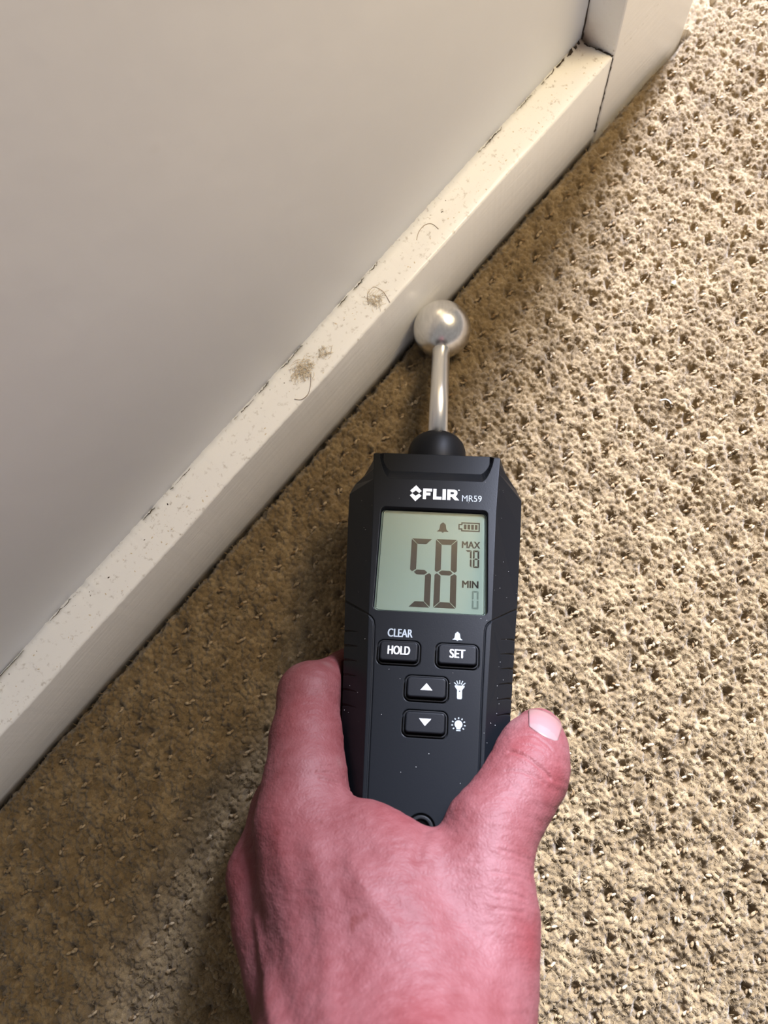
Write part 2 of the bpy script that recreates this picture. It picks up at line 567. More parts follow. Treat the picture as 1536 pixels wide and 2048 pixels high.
def strand(name, pts, rad, mat):
    P = []
    pts = [Vector(p) for p in pts]
    n = len(pts)
    for i in range(n - 1):
        p0, p1, p2, p3 = pts[max(i - 1, 0)], pts[i], pts[i + 1], pts[min(i + 2, n - 1)]
        for s in range(6):
            t = s / 6
            P.append(0.5 * ((2 * p1) + (p2 - p0) * t + (2 * p0 - 5 * p1 + 4 * p2 - p3) * t * t + (3 * p1 - p0 - 3 * p2 + p3) * t ** 3))
    P.append(pts[-1])
    V, F = tube(P, rad, 5)
    return new_obj(name, mesh_py(name, V, F, True), mat)

tag(strand('hair', [(0.11593, 0.00929, 0.03952), (0.11922, 0.01085, 0.03952), (0.12265, 0.01083, 0.03952), (0.12453, 0.00901, 0.03952), (0.12436, 0.00573, 0.03952)], 0.00011, M_HAIR), 'short curved hair lying on the brightly lit part of the ledge', 'hair', 'hairs on the ledge')
tag(strand('hair', [(0.05163, 0.00455, 0.03952), (0.04837, 0.00185, 0.03952), (0.04525, 0.00024, 0.03952), (0.04223, 0.00067, 0.03952), (0.04079, 0.00279, 0.03952)], 0.00010, M_HAIR), 'hooked hair curling out below the largest lint patch on the ledge', 'hair', 'hairs on the ledge')
tag(strand('hair', [(0.08495, 0.00603, 0.03952), (0.08777, 0.00898, 0.03952), (0.09131, 0.00937, 0.03952), (0.09236, 0.00565, 0.03952), (0.09051, 0.00044, 0.03952)], 0.00009, M_HAIR), 'thin arched hair around the lint patch nearest the steel ball', 'hair', 'hairs on the ledge')

# grime specks stuck on the ledge, too small to pick apart
def specks(name, n, xr, yr, z, r0, r1, mat, parent):
    parts = []
    for i in range(n):
        x = rng.uniform(*xr); y = rng.uniform(*yr); r = r0 + (r1 - r0) * rng.random() ** 3
        a = rng.random() * 6.28; e = 1 + 1.5 * rng.random()
        V = []
        for k in range(5):
            t = 6.283 * k / 5
            dx, dy = r * e * math.cos(t), r * math.sin(t)
            V.append((x + dx * math.cos(a) - dy * math.sin(a), y + dx * math.sin(a) + dy * math.cos(a), z))
        V.append((x, y, z + r * 0.5))
        parts.append((V, [(k, (k + 1) % 5, 5) for k in range(5)]))
    V, F = merge(parts)
    return tag(new_obj(name, mesh_py(name, V, F), mat, parent), kind='stuff')

specks('grime_specks', 330, (-0.16, 0.22), (0.001, BB_T - 0.001), LZ - 0.00003, 0.00006, 0.00028, M_LINT, base)
specks('grime_specks', 90, (-0.16, 0.22), (0.009, BB_T - 0.001), LZ, 0.00005, 0.00026, M_CRACK, base)

# ------------------------------------------------------------------ carpet
floor = tag(new_obj('floor', box_mesh('floor', -1.2, 1.6, -1.6, 0.6, -0.05, -0.0095), M_CARPET), kind='structure',
            label='floor under tan patterned cut-and-loop carpet', cat='floor')


def vnoise(x, y, scale, seed):
    """smooth value noise"""
    r = np.random.default_rng(seed)
    T = r.random((256, 256))
    u = x / scale; v = y / scale
    i = np.floor(u).astype(int); j = np.floor(v).astype(int)
    fu = u - i; fv = v - j
    fu = fu * fu * (3 - 2 * fu); fv = fv * fv * (3 - 2 * fv)
    g = lambda a, b: T[a & 255, b & 255]
    return (g(i, j) * (1 - fu) * (1 - fv) + g(i + 1, j) * fu * (1 - fv) + g(i, j + 1) * (1 - fu) * fv + g(i + 1, j + 1) * fu * fv) * 2 - 1


def axis(a, b0, b1, c, fine, coarse):
    out = [np.arange(b0, b1, fine)]
    def grow(start, end, sgn):
        p, s, L = start, fine, []
        while (end - p) * sgn > 0:
            s = min(s * 1.06, coarse); p += s * sgn; L.append(p)
        return np.array(L)
    left = grow(b0, a, -1)[::-1]; right = grow(out[0][-1], c, 1)
    return np.concatenate([left, out[0], right])

PITCH = 0.0098
def lattice(x, y):
    """position of the pin-dot pattern: a square lattice running with the wall, gently warped"""
    wx = x + 0.0022 * vnoise(x, y, 0.03, 11) + 0.0008 * vnoise(x, y, 0.008, 12)
    wy = y + 0.0022 * vnoise(x, y, 0.03, 13) + 0.0008 * vnoise(x, y, 0.008, 14)
    return wx, wy


def carpet_height(x, y):
    h = 0.0008 * vnoise(x, y, 0.011, 1) + 0.0006 * vnoise(x, y, 0.0045, 2)
    # yarn tufts
    S = 0.0019
    wx = x + 0.0006 * vnoise(x, y, 0.004, 3); wy = y + 0.0006 * vnoise(x, y, 0.004, 4)
    i = np.floor(wx / S).astype(int); j = np.floor(wy / S).astype(int)
    R1 = np.random.default_rng(5).random((256, 256, 4))
    f1 = np.full(x.shape, 9.0); f2 = np.full(x.shape, 9.0); tone = np.zeros(x.shape); hh = np.zeros(x.shape)
    for di in (-1, 0, 1):
        for dj in (-1, 0, 1):
            q = R1[(i + di) & 255, (j + dj) & 255]
            d = np.hypot(wx / S - (i + di + q[..., 0]), wy / S - (j + dj + q[..., 1]))
            c = d < f1
            f2 = np.where(c, f1, np.minimum(f2, d))
            tone = np.where(c, q[..., 2], tone); hh = np.where(c, q[..., 3], hh)
            f1 = np.where(c, d, f1)
    edge = np.clip((f2 - f1) / 0.45, 0, 1)
    h += 0.00088 * (1 - f1 ** 2) * (0.6 + 0.8 * hh) + 0.00065 * (hh - 0.5) - 0.0010 * (1 - edge) ** 2 * (0.4 + 0.6 * hh)
    h += 0.0003 * vnoise(x, y, 0.0011, 6)
    # pin-dot hollows of the loop stitches
    lx, ly = lattice(x, y)
    gi = np.round(lx / PITCH); gj = np.round(ly / PITCH)
    R2 = np.random.default_rng(8).random((256, 256, 3))
    q = R2[gi.astype(int) & 255, gj.astype(int) & 255]
    ox = lx - gi * PITCH + (q[..., 0] - 0.5) * 0.0022; oy = ly - gj * PITCH + (q[..., 1] - 0.5) * 0.0022
    a = math.radians(-38); u = ox * math.cos(a) - oy * math.sin(a); v = ox * math.sin(a) + oy * math.cos(a)
    hole = np.exp(-((u / 0.0021) ** 2 + (v / 0.0013) ** 2))
    h -= hole * (0.0016 + 0.0022 * q[..., 2])
    # the pile sinks where it is tucked against the skirting
    ed = np.clip(1 - (-y) / 0.0042, 0, 1)
    inside = (x < CAS_X1 + 0.002)
    h -= np.where(inside, ed ** 1.5 * 0.0075, 0)
    return h - 0.0004, np.clip(0.5 + (tone - 0.5) * 0.7 + 0.35 * vnoise(x, y, 0.006, 9), 0, 1)


def carpet():
    xs = axis(-0.50, -0.205, 0.335, 0.62, 0.00048, 0.0034)
    ys = axis(-0.50, -0.262, -0.0002, 0.0, 0.00048, 0.0034)
    X, Y = np.meshgrid(xs, ys, indexing='ij')
    jit = np.random.default_rng(2)
    Z, T = carpet_height(X, Y)
    idx = np.arange(X.size).reshape(X.shape)
    F = np.stack([idx[:-1, :-1], idx[1:, :-1], idx[1:, 1:], idx[:-1, 1:]], -1).reshape(-1, 4)
    me = mesh_np('carpet_pile', np.stack([X, Y, Z], -1).reshape(-1, 3), F, True)
    at = me.attributes.new('tone', 'FLOAT', 'POINT')
    at.data.foreach_set('value', T.ravel().astype(np.float32))
    o = tag(new_obj('carpet_pile', me, M_CARPET, floor), kind='stuff')
    # strip running on through the doorway
    xs = axis(0.2858, 0.2858, 0.335, 0.75, 0.0006, 0.009); ys = axis(0.0, 0.0, 0.03, 0.5, 0.0006, 0.009)
    X, Y = np.meshgrid(xs, ys, indexing='ij'); Z, T = carpet_height(X, Y - 1e-9)
    Z = np.where(Y < 1, Z, Z)
    idx = np.arange(X.size).reshape(X.shape)
    F = np.stack([idx[:-1, :-1], idx[1:, :-1], idx[1:, 1:], idx[:-1, 1:]], -1).reshape(-1, 4)
    me = mesh_np('carpet_pile', np.stack([X, Y, Z], -1).reshape(-1, 3), F, True)
    at = me.attributes.new('tone', 'FLOAT', 'POINT')
    at.data.foreach_set('value', T.ravel().astype(np.float32))
    tag(new_obj('carpet_pile', me, M_CARPET, floor), kind='stuff')


def carpet_loops():
    """small shiny loop stitches lying in the hollows: 2 to 4 grains each"""
    bm = bmesh.new(); bmesh.ops.create_uvsphere(bm, u_segments=6, v_segments=4, radius=1.0); bmesh.ops.rotate(bm, verts=bm.verts, cent=(0, 0, 0), matrix=Matrix.Rotation(math.pi / 2, 3, 'Y')); bmesh.ops.triangulate(bm, faces=bm.faces)
    bm.verts.ensure_lookup_table(); bm.verts.index_update()
    bv = np.array([v.co for v in bm.verts]); bf = np.array([[v.index for v in f.verts] for f in bm.faces]); bm.free()
    gi, gj = np.meshgrid(np.arange(-32, 40), np.arange(-36, 1), indexing='ij')
    gi = gi.ravel(); gj = gj.ravel()
    R2 = np.random.default_rng(8).random((256, 256, 3)); q = R2[gi & 255, gj & 255]
    # invert the warp by fixed point iteration
    tx = gi * PITCH - (q[:, 0] - 0.5) * 0.0022; ty = gj * PITCH - (q[:, 1] - 0.5) * 0.0022
    x, y = tx.copy(), ty.copy()
    for _ in range(8):
        lx, ly = lattice(x, y); x += (tx - lx) * 0.8; y += (ty - ly) * 0.8
    keep = (y < -0.0035) & (y > -0.34) & (x > -0.3) & (x < 0.4)
    x, y, q = x[keep], y[keep], q[keep]
    r = np.random.default_rng(21)
    cs, ax, tn = [], [], []
    for k in range(len(x)):
        n = r.integers(2, 5)
        a0 = math.radians(-38 + 90) + r.normal() * 0.3
        for s in range(n):
            along = (s - (n - 1) / 2) * 0.00105
            a = math.radians(-38)
            cx = x[k] + along * math.cos(a + 0.3) * 0.9 + 0.0006 + r.normal() * 0.00025
            cy = y[k] + along * math.sin(a + 0.3) * 0.9 - 0.0012 + r.normal() * 0.00025
            cs.append((cx, cy)); ax.append((a0 - 1.15 + r.normal() * 0.35, 0.00085 + r.random() * 0.0004, 0.00046 + r.random() * 0.00016, r.normal() * 0.3)); tn.append(r.random())
    cs = np.array(cs)
    h, _ = carpet_height(cs[:, 0], cs[:, 1])
    h = np.maximum(h, -0.0010)
    V = np.zeros((len(cs), len(bv), 3))
    for k in range(len(cs)):
        a, L, w, tl = ax[k]
        p = bv * (L, w, w)
        z = p[:, 2] * math.cos(tl) + p[:, 0] * math.sin(tl); px = p[:, 0] * math.cos(tl) - p[:, 2] * math.sin(tl)
        V[k, :, 0] = cs[k, 0] + px * math.cos(a) - p[:, 1] * math.sin(a)
        V[k, :, 1] = cs[k, 1] + px * math.sin(a) + p[:, 1] * math.cos(a)
        V[k, :, 2] = h[k] + 0.00055 + z
    F = (bf[None] + (np.arange(len(cs)) * len(bv))[:, None, None]).reshape(-1, 3)
    me = mesh_np('carpet_loops', V.reshape(-1, 3), F, True)
    at = me.attributes.new('tone', 'FLOAT', 'POINT')
    at.data.foreach_set('value', np.repeat(np.array(tn, dtype=np.float32), len(bv)))
    tag(new_obj('carpet_loops', me, M_LOOP, floor), kind='stuff')


def carpet_fuzz():
    """loose fibre ends standing off the cut pile"""
    r = np.random.default_rng(31)
    n = 85000
    x = r.uniform(-0.21, 0.34, n); y = r.uniform(-0.265, -0.001, n)
    h, t = carpet_height(x, y)
    a = r.random(n) * 6.283; L = 0.0008 + 0.0011 * r.random(n); w = 0.00007 + 0.00004 * r.random(n)
    d = np.stack([np.cos(a), np.sin(a)], 1); s = np.stack([-np.sin(a), np.cos(a)], 1)
    p0 = np.stack([x, y], 1)
    lift = 0.0003 + 0.0006 * r.random(n)
    bend = r.normal(0, 0.25, n)[:, None] * s
    def row(f, ww, z):
        c = p0 + d * (L * f)[:, None] + bend * (L * f * f)[:, None]
        l = np.concatenate([c - s * (w * ww)[:, None], z[:, None]], 1); rr = np.concatenate([c + s * (w * ww)[:, None], (z + 0.00002)[:, None]], 1)
        return l, rr
    z0 = h - 0.0001; z1 = h + lift; z2 = h + lift * 0.6
    A, B = row(0.0, 0.9, z0); C_, D = row(0.5, 1.0, z1); E_, G = row(1.0, 0.3, z2)
    V = np.stack([A, B, C_, D, E_, G], 1).reshape(-1, 3)
    b = np.arange(n)[:, None] * 6
    F = np.concatenate([b + [0, 1, 3, 2], b + [2, 3, 5, 4]], 0)
    me = mesh_np('carpet_fuzz', V, F, True)
    at = me.attributes.new('tone', 'FLOAT', 'POINT')
    at.data.foreach_set('value', np.repeat(np.clip(t + 0.12, 0, 1), 6).astype(np.float32))
    tag(new_obj('carpet_fuzz', me, M_CARPET, floor), kind='stuff')

carpet()
carpet_loops()
carpet_fuzz()

# stray bits lying on the carpet
def crumb(name, c, r, mat):
    bm = bmesh.new(); bmesh.ops.create_icosphere(bm, subdivisions=2, radius=r)
    for v in bm.verts: v.co *= 1 + 0.25 * rng.normal() * 0.6
    for v in bm.verts: v.co = Vector((v.co.x * 1.2 + c[0], v.co.y * 0.9 + c[1], v.co.z * 0.7 + c[2]))
    me = bpy.data.meshes.new(name); bm.to_mesh(me); bm.free()
    return new_obj(name, me, mat)

M_CRUMB = principled('pale_crumb', (0.50, 0.46, 0.30), 0.35)[0]
tag(crumb('crumb', (0.18159, -0.06890, 0.00120), 0.0010, M_CRUMB), 'pale yellowish crumb on the carpet to the right of the steel ball', 'crumb')
tag(crumb('crumb', (-0.01360, -0.19326, 0.00120), 0.0008, M_CRACK), 'tiny dark crumb on the carpet to the right of the wrist', 'crumb')
tag(strand('thread', [(0.13718, -0.09452, 0.00120), (0.13881, -0.09590, 0.00120), (0.13902, -0.09784, 0.00120), (0.13780, -0.09965, 0.00120)], 0.00022, principled('white_thread', (0.72, 0.70, 0.66), 0.7)[0]), 'short white curled thread on the carpet right of the meter', 'thread')

# ------------------------------------------------------------------ moisture meter (local: x right, y towards the ball, z up from the front; millimetres scaled to metres)
meter = bpy.data.objects.new('moisture_meter', None)
COL.objects.link(meter)
meter.empty_display_size = 0.02
MW = Matrix(((0.608414, 0.758696, 0.232837, 0.104602), (-0.792259, 0.597814, 0.122243, -0.011400), (-0.046448, -0.258842, 0.964802, 0.011265), (0.000000, 0.000000, 0.000000, 1.000000)))
meter.matrix_world = MW
tag(meter, 'black handheld moisture meter with steel ball probe and grey-green display', 'moisture meter')
mm = 0.001


def S(pts): return [(p[0] * mm, p[1] * mm) for p in pts]


# body: loft of octagonal sections along y
SEC = [  # y, front half-width, side half-width, z of side, back half-width, front z
    (-66.3, 20.9, 21.7, 3, 18.0, 10.5),
    (-69.0, 21.3, 22.6, 3, 19.0, 14),
    (-71.5, 21.15, 25.2, 3, 21.0, 14),
    (-75.0, 20.9, 28.0, 3, 23.0, 14),
    (-79.0, 20.6, 29.6, 3, 24.0, 14),
    (-90.0, 19.9, 29.1, 3, 24.0, 14),
    (-118.0, 18.85, 27.5, 3, 23.0, 14),
    (-127.0, 18.5, 26.8, 3, 22.5, 14),
    (-155.0, 17.0, 24.9, 3, 21.0, 14),
    (-180.0, 16.0, 23.4, 3, 20.0, 14),
    (-198.0, 15.4, 22.6, 3, 19.0, 14),
    (-205.0, 13.5, 19.0, 3, 16.0, 13),
]


def sec_at(y):
    a = np.array(SEC)[::-1]
    return [np.interp(y, a[:, 0], a[:, k]) for k in range(1, 6)]


def body_mesh():
    V, F = [], []
    for y, wf, ws, zs, wb, zf in SEC:
        ring = [(-wf, zf), (wf, zf), (ws, zs), (ws - 0.6, -7), (wb, -14), (-wb, -14), (-ws + 0.6, -7), (-ws, zs)]
        V += [(x * mm, y * mm, z * mm) for x, z in ring]
    n = 8
    for j in range(len(SEC) - 1):
        for i in range(n):
            F.append((j * n + i, j * n + (i + 1) % n, (j + 1) * n + (i + 1) % n, (j + 1) * n + i))
    F.append(tuple(range(n))); F.append(tuple(range((len(SEC) - 1) * n, len(SEC) * n))[::-1])
    me = mesh_py('body', V, F)
    bm = bmesh.new(); bm.from_mesh(me); bmesh.ops.recalc_face_normals(bm, faces=bm.faces); bm.to_mesh(me); bm.free()
    return me


def cut(target, cutters):
    for me in cutters:
        bm = bmesh.new(); bm.from_mesh(me); bmesh.ops.remove_doubles(bm, verts=bm.verts, dist=1e-7); bmesh.ops.recalc_face_normals(bm, faces=bm.faces); bm.to_mesh(me); bm.free()
        c = new_obj('cutter', me)
        o = new_obj('target', target)
        md = o.modifiers.new('b', 'BOOLEAN'); md.operation = 'DIFFERENCE'; md.object = c; md.solver = 'EXACT'
        target = to_mesh(o, target.name)
        bpy.data.objects.remove(c, do_unlink=True)
    return target


def notch_cutter():
    """scoop open towards the probe with curved cheeks and a sloping lower wall"""
    def outline(yb, xo, xi, top):
        pts = [(-xo, top)]
        for k in range(9):
            t = k / 8
            # cheek curving from the top corner inwards to the bottom corner
            x = xo + (xi - xo) * t ** 1.25
            y = -69.2 + (yb + 69.2) * (1 - (1 - t) ** 1.5)
            pts.append((-x, y))
        r = [(-x, y) for x, y in pts[::-1]]
        return pts + r
    up = outline(-78.7, 19.3, 15.4, -60); lo = outline(-73.6, 18.2, 15.0, -60)
    n = len(up)
    z_up, z_lo = 14.0, 10.6
    # continue the slope above the front face
    top = [(u[0] + (u[0] - l[0]) * 0.3, u[1] + (u[1] - l[1]) * 0.3) for u, l in zip(up, lo)]
    V = [(x * mm, y * mm, (z_up + 1.14) * mm) for x, y in top] + [(x * mm, y * mm, z_lo * mm) for x, y in lo]
    F = [tuple(range(n)), tuple(range(n, 2 * n))[::-1]] + [(i, (i + 1) % n, n + (i + 1) % n, n + i) for i in range(n)]
    return mesh_py('notch', V, F)


BUT = [('HOLD', -8.65, -138.45), ('SET', 8.5, -138.55), ('up', -0.1, -148.7), ('down', -0.1, -158.7)]
cutters = [notch_cutter(), flat_shape('pocket', [S(rrect(0, -107.35, 34.8, 36.2, 1.6))], 0.0112, 0.018)]
cutters += [flat_shape('well', [S(rrect(x, y, 13.1, 8.0, 2.0))], 0.0128, 0.018) for _, x, y in BUT]
cutters.append(flat_shape('hole', [S(circle(0, -186.0, 3.9))], 0.0125, 0.018))


def side_pt(y, s, t):
    """point on the chamfer between the front edge (t=0) and the side edge (t=1)"""
    wf, ws, zs, wb, zf = sec_at(y)
    return (s * (wf + (ws - wf) * t) * mm, y * mm, (zf + (zs - zf) * t) * mm)

for s in (-1, 1):
    y1 = lambda t: -127.0 + 8.3 * t
    path = [side_pt(y1(1.12), s, 1.12), side_pt(y1(0.5), s, 0.5), (s * 18.7 * mm, -127.0 * mm, 14 * mm), (s * 17.6 * mm, -127.8 * mm, 14 * mm), (s * 16.9 * mm, -128.8 * mm, 14 * mm), (s * 16.55 * mm, -130.4 * mm, 14 * mm), (s * 15.75 * mm, -150 * mm, 14 * mm), (s * 14.9 * mm, -178 * mm, 14 * mm), (s * 14.2 * mm, -199 * mm, 14 * mm)]
    V, F = tube(path, 0.00036, 6)
    cutters.append(mesh_py('seam', V, F))
    for k in range(6):
        yc = -129.5 - k * 4.6
        V, F = tube([side_pt(yc - 1.6, s, 0.42), side_pt(yc, s, 0.8), side_pt(yc + 0.8, s, 1.08)], [0.0001, 0.0003, 0.0005], 6)
        cutters.append(mesh_py('ridge', V, F))

body = new_obj('body', cut(body_mesh(), cutters), M_BODY, meter)

# probe
new_obj('probe_cap', lathe_y('probe_cap', [(y * mm, r * mm) for y, r in [(-52.6, 3.65), (-52.7, 4.7), (-53.0, 5.9), (-53.7, 7.4), (-54.8, 8.7), (-56.3, 9.7), (-58.2, 10.3), (-61, 10.5), (-66.5, 10.5), (-69.5, 9.0)]]), M_GRIP, meter)
new_obj('probe_rod', lathe_y('probe_rod', [(-9.5 * mm, 3.3 * mm), (-10 * mm, 3.42 * mm), (-30 * mm, 3.5 * mm), (-52 * mm, 3.6 * mm)]), M_STEEL_ROD, meter)
RB = 11.4
new_obj('probe_ball', lathe_y('probe_ball', [(RB * mm * math.cos(math.radians(a)), max(RB * mm * math.sin(math.radians(a)), 1e-6)) for a in np.linspace(0, 180, 49)], 64), M_STEEL_BALL, meter)

# display
lcd = new_obj('display', flat_shape('display', [S(rrect(0, -107.35, 34.3, 35.8, 1.4))], 0.0110, 0.0118), M_LCD, meter)
lcd['label'] = 'grey-green liquid crystal display reading 58'
ZL = 11.8 * mm
new_obj('screen_lens', flat_shape('screen_lens', [S(rrect(0, -107.35, 33.4, 34.9, 1.2))], 0.01215, 0.0129, 0.0003), M_LENS, lcd)


def seg_digit(ch, x0, y0, w, h, t, gap):
    on = {'0': 'abcdef', '5': 'afgcd', '7': 'abc', '8': 'abcdefg'}[ch]
    m = h / 2; g = gap
    P = {
        'a': [(g, h), (w - g, h), (w - t - g * 0.4, h - t), (t + g * 0.4, h - t)],
        'd': [(g, 0), (w - g, 0), (w - t - g * 0.4, t), (t + g * 0.4, t)],
        'f': [(0, h - g), (t, h - t - g * 0.7), (t, m + t * 0.45 + g), (t * 0.35, m + g), (0, m + t * 0.3 + g)],
        'b': [(w, h - g), (w - t, h - t - g * 0.7), (w - t, m + t * 0.45 + g), (w - t * 0.35, m + g), (w, m + t * 0.3 + g)],
        'e': [(0, g), (t, t + g * 0.7), (t, m - t * 0.45 - g), (t * 0.35, m - g), (0, m - t * 0.3 - g)],
        'c': [(w, g), (w - t, t + g * 0.7), (w - t, m - t * 0.45 - g), (w - t * 0.35, m - g), (w, m - t * 0.3 - g)],
        'g': [(t * 0.55 + g, m), (t + g, m + t * 0.42), (w - t - g, m + t * 0.42), (w - t * 0.55 - g, m), (w - t - g, m - t * 0.42), (t + g, m - t * 0.42)],
    }
    return [[(x0 + x, y0 + y) for x, y in P[s]] for s in on]


def print_part(name, polys, mat, parent, z):
    return new_obj(name, flat_shape(name, [S(p) for p in polys], z, z + 0.05 * mm), mat, parent)

print_part('digit', seg_digit('5', -3.5 - 3.35, -111.15 - 11.8, 6.7, 23.5, 1.9, 0.2), M_SEG, lcd, ZL)
print_part('digit', seg_digit('8', 4.36 - 3.45, -111.05 - 11.8, 6.9, 23.5, 1.9, 0.2), M_SEG, lcd, ZL)
print_part('digit', seg_digit('7', 10.4, -108.9, 2.0, 6.1, 0.55, 0.1), M_SEG, lcd, ZL)
print_part('digit', seg_digit('8', 12.8, -108.9, 2.0, 6.1, 0.55, 0.1), M_SEG, lcd, ZL)
print_part('digit', seg_digit('0', 12.65, -122.7, 2.05, 6.0, 0.55, 0.1), M_SEG_FAINT, lcd, ZL)
new_obj('lettering', text_mesh('lettering', 'MAX', 12.17 * mm, -100.9 * mm, 5.9 * mm, 2.4 * mm, ZL, 0.0, double=0.22 * mm), M_SEG, lcd)
new_obj('lettering', text_mesh('lettering', 'MIN', 12.1 * mm, -114.6 * mm, 5.1 * mm, 2.4 * mm, ZL, 0.0, double=0.22 * mm), M_SEG, lcd)


def bell(cx, cy, w, h):
    L = []
    pr = [(0.0, 0.46), (0.07, 0.46), (0.08, 0.40), (0.17, 0.36), (0.24, 0.27), (0.27, 0.10), (0.30, -0.14), (0.36, -0.24), (0.50, -0.33), (0.50, -0.37), (0.10, -0.37), (0.09, -0.42), (0.0, -0.47)]
    L = [(cx + x * w, cy + y * h) for x, y in pr] + [(cx - x * w, cy + y * h) for x, y in pr[-2:0:-1]]
    return [L]

print_part('bell_icon', bell(3.0, -95.1, 3.7, 4.0), M_SEG, lcd, ZL)
bx, by = 11.5, -94.5
batt = [[(bx - 2.6, by - 1.65), (bx + 3.4, by - 1.65), (bx + 3.4, by + 1.65), (bx - 2.6, by + 1.65), (bx - 2.6, by + 1.0), (bx - 3.5, by + 1.0), (bx - 3.5, by - 1.0), (bx - 2.6, by - 1.0)],
        [(bx - 2.2, by - 1.25), (bx + 3.0, by - 1.25), (bx + 3.0, by + 1.25), (bx - 2.2, by + 1.25), (bx - 2.2, by + 0.6), (bx - 3.1, by + 0.6), (bx - 3.1, by - 0.6), (bx - 2.2, by - 0.6)]]
for k in range(4):
    x = bx - 1.75 + k * 1.18
    batt.append([(x, by - 0.85), (x + 0.85, by - 0.85), (x + 0.85, by + 0.85), (x, by + 0.85)])
print_part('battery_icon', batt, M_SEG, lcd, ZL)

# printed maker's mark and model number
ZF = 14.0 * mm
cx, cy, w, h = -6.33, -83.9, 1.95, 3.05
up = [(0, 1), (0.97, 0.30), (0.58, 0.03), (0, 0.33), (-0.58, 0.03), (-0.97, 0.30)]
print_part('logo', [[(cx + x * w, cy + y * h) for x, y in up], [(cx + x * w, cy - y * h) for x, y in up[::-1]]], M_PRINT, meter, ZF)
LX, LY, HH = -3.95, -86.0, 4.0
def fl(pts, ox): return [(LX + ox + x, LY + y * HH) for x, y in pts]
letters = [
    fl([(0, 0), (1.05, 0), (1.05, 0.36), (2.45, 0.36), (2.45, 0.62), (1.05, 0.62), (1.05, 0.74), (2.95, 0.74), (2.95, 1), (0, 1)], 0.0),
    fl([(0, 0), (2.75, 0), (2.75, 0.27), (1.05, 0.27), (1.05, 1), (0, 1)], 3.35),
    fl([(0, 0), (1.1, 0), (1.1, 1), (0, 1)], 6.4),
    fl([(0, 0), (1.05, 0), (1.05, 0.32), (1.45, 0.32), (2.55, 0), (3.95, 0), (2.75, 0.38), (3.2, 0.50), (3.35, 0.68), (3.2, 0.87), (2.7, 0.97), (2.2, 1.0), (0, 1)], 7.95),
    fl([(1.05, 0.55), (1.9, 0.55), (2.2, 0.60), (2.25, 0.66), (2.2, 0.73), (1.9, 0.77), (1.05, 0.77)][::-1], 7.95),
    [(LX + 11.75 + 0.25 * math.cos(a), LY + HH - 0.15 + 0.25 * math.sin(a)) for a in np.linspace(0, 6.283, 9)[:-1]],
]
print_part('lettering', letters, M_PRINT, meter, ZF)
new_obj('lettering', text_mesh('lettering', 'MR59', 12.07 * mm, -85.1 * mm, 6.4 * mm, 2.35 * mm, ZF, 0.0), M_PRINT_GREY, meter)
new_obj('lettering', text_mesh('lettering', 'CLEAR', -8.62 * mm, -132.35 * mm, 7.5 * mm, 2.55 * mm, ZF, 0.0, double=0.16 * mm), M_PRINT_GREY, meter)
print_part('bell_icon', bell(8.44, -132.45, 2.9, 3.0), M_PRINT_GREY, meter, ZF)

# buttons with collars
for nm, x, y in BUT:
    new_obj('button_collar', flat_shape('button_collar', [S(rrect(x, y, 12.35, 7.3, 1.75)), S(rrect(x, y, 11.5, 6.4, 1.3))[::-1]], 0.0126, 0.01415, 0.0001), M_GRIP, meter)
    b = new_obj('button', flat_shape('button', [S(rrect(x, y + 0.1, 11.1, 5.9, 1.0))], 0.0126, 0.0153, 0.0004), M_BUTTON, meter)
    zt = 15.3 * mm
    if nm in ('HOLD', 'SET'):
        new_obj('lettering', text_mesh('lettering', nm, x * mm, (y + 0.35) * mm, (6.6 if nm == 'HOLD' else 4.6) * mm, 2.6 * mm, zt, 0.0, double=0.2 * mm), M_PRINT, b)
    else:
        s = 1 if nm == 'up' else -1
        print_part('arrow_icon', [[(x - 1.7, y + 0.2 - s * 0.95), (x + 1.7, y + 0.2 - s * 0.95), (x, y + 0.2 + s * 1.05)]], M_PRINT, b, zt)

# torch icon and lamp icon
tx, ty = 9.4, -148.5
torch = [[(tx - 1.4, ty + 1.3), (tx + 1.4, ty + 1.3), (tx + 1.4, ty + 0.9), (tx + 0.72, ty + 0.0), (tx + 0.72, ty - 2.3), (tx + 0.5, ty - 2.65), (tx - 0.5, ty - 2.65), (tx - 0.72, ty - 2.3), (tx - 0.72, ty + 0.0), (tx - 1.4, ty + 0.9)], circle(tx, ty - 0.35, 0.2, 10)[::-1]]
for a in (-50, -25, 0, 25, 50):
    c, s_ = math.sin(math.radians(a)), math.cos(math.radians(a))
    q = lambda r, o: (tx + r * c + o * s_, ty + 0.75 + r * s_ - o * c)
    torch.append([q(0.95, -0.12), q(2.1, -0.12), q(2.1, 0.12), q(0.95, 0.12)])
print_part('torch_icon', torch, M_PRINT_GREY, meter, ZF)
lx, ly = 9.3, -158.4
lamp = []
lp = [(lx + 1.12 * math.cos(a), ly + 0.15 + 1.12 * math.sin(a)) for a in np.linspace(-0.95, math.pi + 0.95, 20)]
lamp.append(lp + [(lx - 0.55, ly - 1.25), (lx + 0.55, ly - 1.25)])
lamp.append([(lx - 0.6, ly - 1.45), (lx + 0.6, ly - 1.45), (lx + 0.6, ly - 1.7), (lx - 0.6, ly - 1.7)])
for a in np.linspace(-40, 220, 9):
    c, s_ = math.cos(math.radians(a)), math.sin(math.radians(a))
    q = lambda r, o: (lx + r * c - o * s_, ly + 0.1 + r * s_ + o * c)
    lamp.append([q(1.55, -0.16), q(2.0, -0.16), q(2.0, 0.16), q(1.55, 0.16)])
print_part('lamp_icon', lamp, M_PRINT_GREY, meter, ZF)

